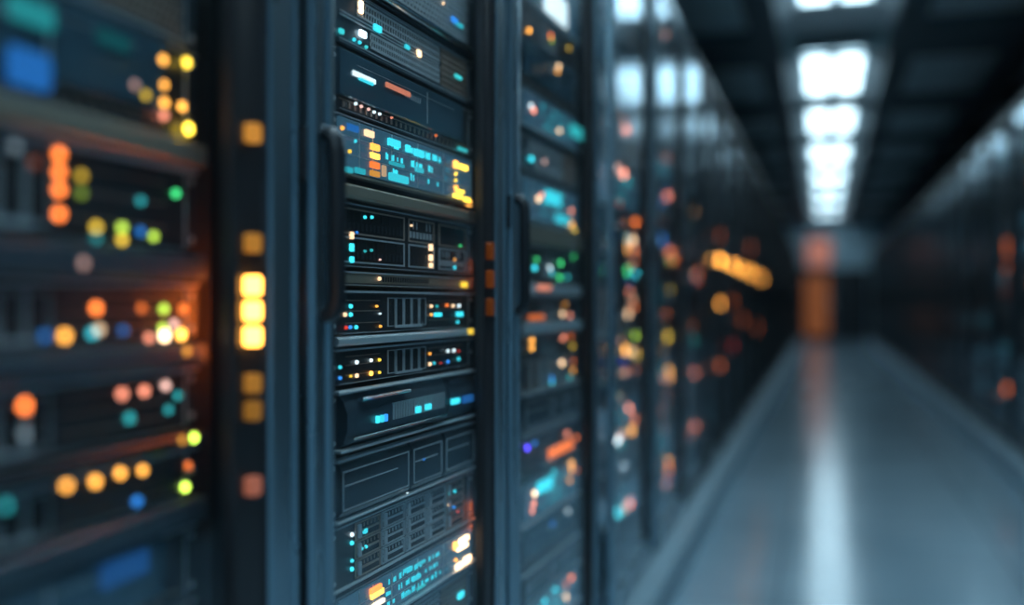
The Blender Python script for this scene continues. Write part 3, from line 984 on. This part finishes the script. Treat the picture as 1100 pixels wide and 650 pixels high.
led3 = [(593, 8, 'white', 1, .3, 24, 30), (566, 33, 'amber', 1, 1), (589, 39, 'orange', 1, .9), (590, 44, 'lime', .9, .4), (609, 52, 'yellow', .9, .35), (595, 72, 'warm', 1.1, 1), (594, 77, 'amber', 1, .7),
        (569, 119, 'salmon', 1.1, .9), (566, 114, 'white', .9, .6), (597, 141, 'warm', 1, .9), (615, 142, 'teal', 1, .3, 12, 12), (568, 171, 'cyan', 1.1, .7), (582, 174, 'pink', 1, .3), (574, 214, 'warm', 1.2, .9),
        (578, 210, 'salmon', 1, .7), (590, 213, 'cyan', 1, .25, 16, 14), (610, 227, 'salmon', 1.1, .7), (610, 241, 'amber', 1.1, .9), (613, 249, 'yellow', 1, .9), (600, 236, 'cyan', 1, .2, 14, 9),
        (574, 279, 'green', 1, .4), (572, 288, 'cyan', 1, .8), (588, 288, 'white', 1.1, .6), (590, 293, 'cyan', 1, .5), (600, 283, 'green', 1, .9), (614, 276, 'green', 1, .35), (599, 298, 'green', 1, .8), (607, 298, 'teal', 1, .6),
        (577, 309, 'salmon', 1, .2, 14, 6), (602, 337, 'warm', 1.1, .8), (610, 341, 'salmon', 1.1, .6), (605, 327, 'amber', 1, .3), (574, 345, 'orange', 1, .15, 16, 6), (569, 366, 'amber', 1, 1), (569, 374, 'amber', 1, 1), (603, 363, 'salmon', 1.1, .8),
        (613, 372, 'yellow', 1, .4), (611, 361, 'orange', 1, .4), (601, 390, 'warm', 1.3, 1.3), (613, 398, 'amber', 1, .7), (613, 388, 'orange', 1, .4), (590, 407, 'blue', 1.1, .6), (609, 405, 'teal', 1, .6), (590, 411, 'cyan', .8, .5),
        (564, 481, 'violet', 1.1, 1.2), (572, 476, 'blue', .9, .4), (607, 466, 'salmon', 1.2, .6), (617, 470, 'orange', 1, .6), (600, 482, 'orange', 1, .3, 26, 10), (610, 495, 'amber', 1.1, 1), (610, 504, 'amber', 1.1, 1), (592, 486, 'salmon', 1, .4),
        (616, 505, 'orange', 1, .3), (591, 505, 'cyan', 1, .4), (581, 521, 'cyan', 1, .3, 16, 12), (570, 530, 'warm', 1.2, 1.2), (569, 541, 'salmon', 1, .8), (567, 549, 'salmon', 1, .7), (608, 516, 'amber', 1, .6),
        (605, 549, 'white', 1.2, .3), (588, 562, 'blue', 1, .3), (610, 620, 'orange', 1.1, .9), (592, 633, 'cyan', 1, .6), (604, 641, 'warm', 1.3, .9), (581, 645, 'cyan', 1, .6), (604, 628, 'orange', 1, .4)]
fill_rack(P3, s0, s1, 593, rows3, led3, RACK[2], 3, .0052, 7.0, .6)


def auto_rows(seed, top, bottom):
    r = random.Random(seed)
    rows, z = [], top
    last = None
    while z > bottom:
        kd = r.choice(['mesh', 'vents', 'panel', 'screen', 'bays', 'ledrow', 'ledrow', 'tribay', 'caddies', 'screen', 'strip', 'shelf'])
        if kd == last:
            continue
        last = kd
        hh = {'ledrow': .06, 'shelf': .03, 'strip': .04}.get(kd, r.choice([.088, .11, .132]))
        opt = {}
        if kd == 'screen':
            opt = {'gs': .9}
        if kd == 'shelf':
            opt = SH(r.choice([SILVER, TAN]), 'thin metal shelf')
        rows.append((z, z - hh, kd, opt))
        z -= hh + .006
    return rows


led4 = [(656, 6, 'white', 1.5, .8), (671, 134, 'salmon', 1.2, 1), (656, 172, 'warm', 1.2, .9), (667, 187, 'salmon', 1.3, 1.3), (660, 180, 'pink', 1, .6), (672, 196, 'teal', 1.1, .4), (658, 212, 'teal', 1, .35),  # first white spot: ceiling lamp reflected in the door, drawn as a light
        (679, 239, 'orange', 1.2, 1), (664, 252, 'blue', 1.2, .6), (676, 259, 'warm', 1.1, 1.2), (668, 258, 'cyan', 1, .5), (668, 265, 'amber', 1.1, .9), (676, 267, 'orange', 1, .7), (670, 291, 'green', 1.1, .9), (679, 294, 'cyan', .9, .8),
        (668, 319, 'orange', 1.3, 1.1), (674, 311, 'salmon', 1, .5), (673, 337, 'warm', 1.1, .9), (679, 330, 'orange', 1, .5), (678, 356, 'lime', 1, .6), (667, 376, 'amber', 1.3, 1.4), (674, 378, 'warm', 1.1, .8), (680, 382, 'yellow', 1, .5),
        (664, 388, 'violet', 1, .15), (673, 439, 'salmon', 1.2, .9), (677, 462, 'amber', 1.2, 1.1), (679, 450, 'orange', 1, .6), (661, 473, 'white', 1.2, .9), (657, 485, 'pink', 1.1, .8), (665, 466, 'pink', 1, .6), (668, 500, 'grey', 1.2, .9),
        (674, 538, 'pink', 1.2, .5), (660, 565, 'cyan', 1.3, .6), (664, 556, 'teal', 1.1, .6), (674, 582, 'orange', 1.2, .8), (674, 592, 'salmon', 1.1, .7), (670, 610, 'pink', 1.1, .4), (667, 403, 'salmon', 1.1, .3), (660, 425, 'teal', 1.1, .25)]
led5 = [(713, 34, 'pink', 1.2, .35), (715, 173, 'salmon', 1, .3), (716, 211, 'salmon', 1.3, 1.1), (720, 220, 'yellow', 1, .3), (711, 260, 'blue', 1.1, .5), (718, 271, 'salmon', 1.2, 1), (716, 283, 'lime', 1.2, .35), (720, 291, 'yellow', 1.2, .4),
        (721, 317, 'lime', 1.1, .4), (718, 311, 'yellow', 1, .25), (714, 337, 'orange', 1.2, .25), (716, 365, 'yellow', 1.4, 1.2), (716, 398, 'amber', 1.3, 1.0), (717, 410, 'amber', 1.2, .7), (715, 427, 'salmon', 1.2, .5),
        (716, 496, 'amber', 1.2, 1.0), (717, 504, 'orange', 1.2, .9), (715, 537, 'salmon', 1.3, .35), (714, 550, 'salmon', 1.2, .3)]
led6 = [(750, 239, 'pink', 1.2, .35), (747, 275, 'orange', 1.1, .2), (745, 298, 'blue', 1.1, .15), (748, 396, 'salmon', 1.2, .6), (749, 454, 'salmon', 1.3, .75), (748, 330, 'orange', 1.1, .15)]
for i, (leds, seed) in enumerate(((led4, 31), (led5, 47), (led6, 53), ([], 61), ([], 67), ([], 71))):
    n = 3 + i
    b0 = LB[n]
    rg = random.Random(seed + 5)
    xa = [661, 709, 741, 763, 777, 789][i]
    xb = [680, 722, 752, 769, 782, 793][i]
    for q in range(16 if i < 3 else 9):       # many small mixed lights, mostly warm
        leds = leds + [(rg.uniform(xa, xb), rg.uniform(205, 600 - 40 * i), rg.choice(['amber', 'orange', 'salmon', 'orange', 'warm', 'teal', 'blue', 'pink']),
                        rg.uniform(.6, .9), rg.uniform(.12, .5))]
    Pn = Plane(.59 if n < 6 else .605, b0 + .40, VIS_TURN if n < 4 else 0)
    fill_rack(Pn, -.27, .27, 0, auto_rows(seed, 2.02 if n > 3 else 1.98, .38), leds, RACK[n], 10 + n, .0105 if n < 5 else .014, 13.0 if n == 3 else 17.0, .5, heights=True)
for i in range(6):
    n = 3 + i
    b0 = RB[n]
    Pn = Plane(1.10, b0 + .40, 0, side=1)
    leds = []
    if n == 4:
        leds = [(1092, 330, 'cyan', 1, .4), (1090, 350, 'teal', 1, .3)]
    if n == 5:
        leds = [(1062, 420, 'salmon', 1.2, .6), (1062, 330, 'grey', 1.2, .4)]
    fill_rack(Pn, -.27, .27, 0, auto_rows(90 + i, 2.02, .38), leds, '%s cabinet of the right row' % ORD[n], 30 + n, .010, 7, .4, heights=True)
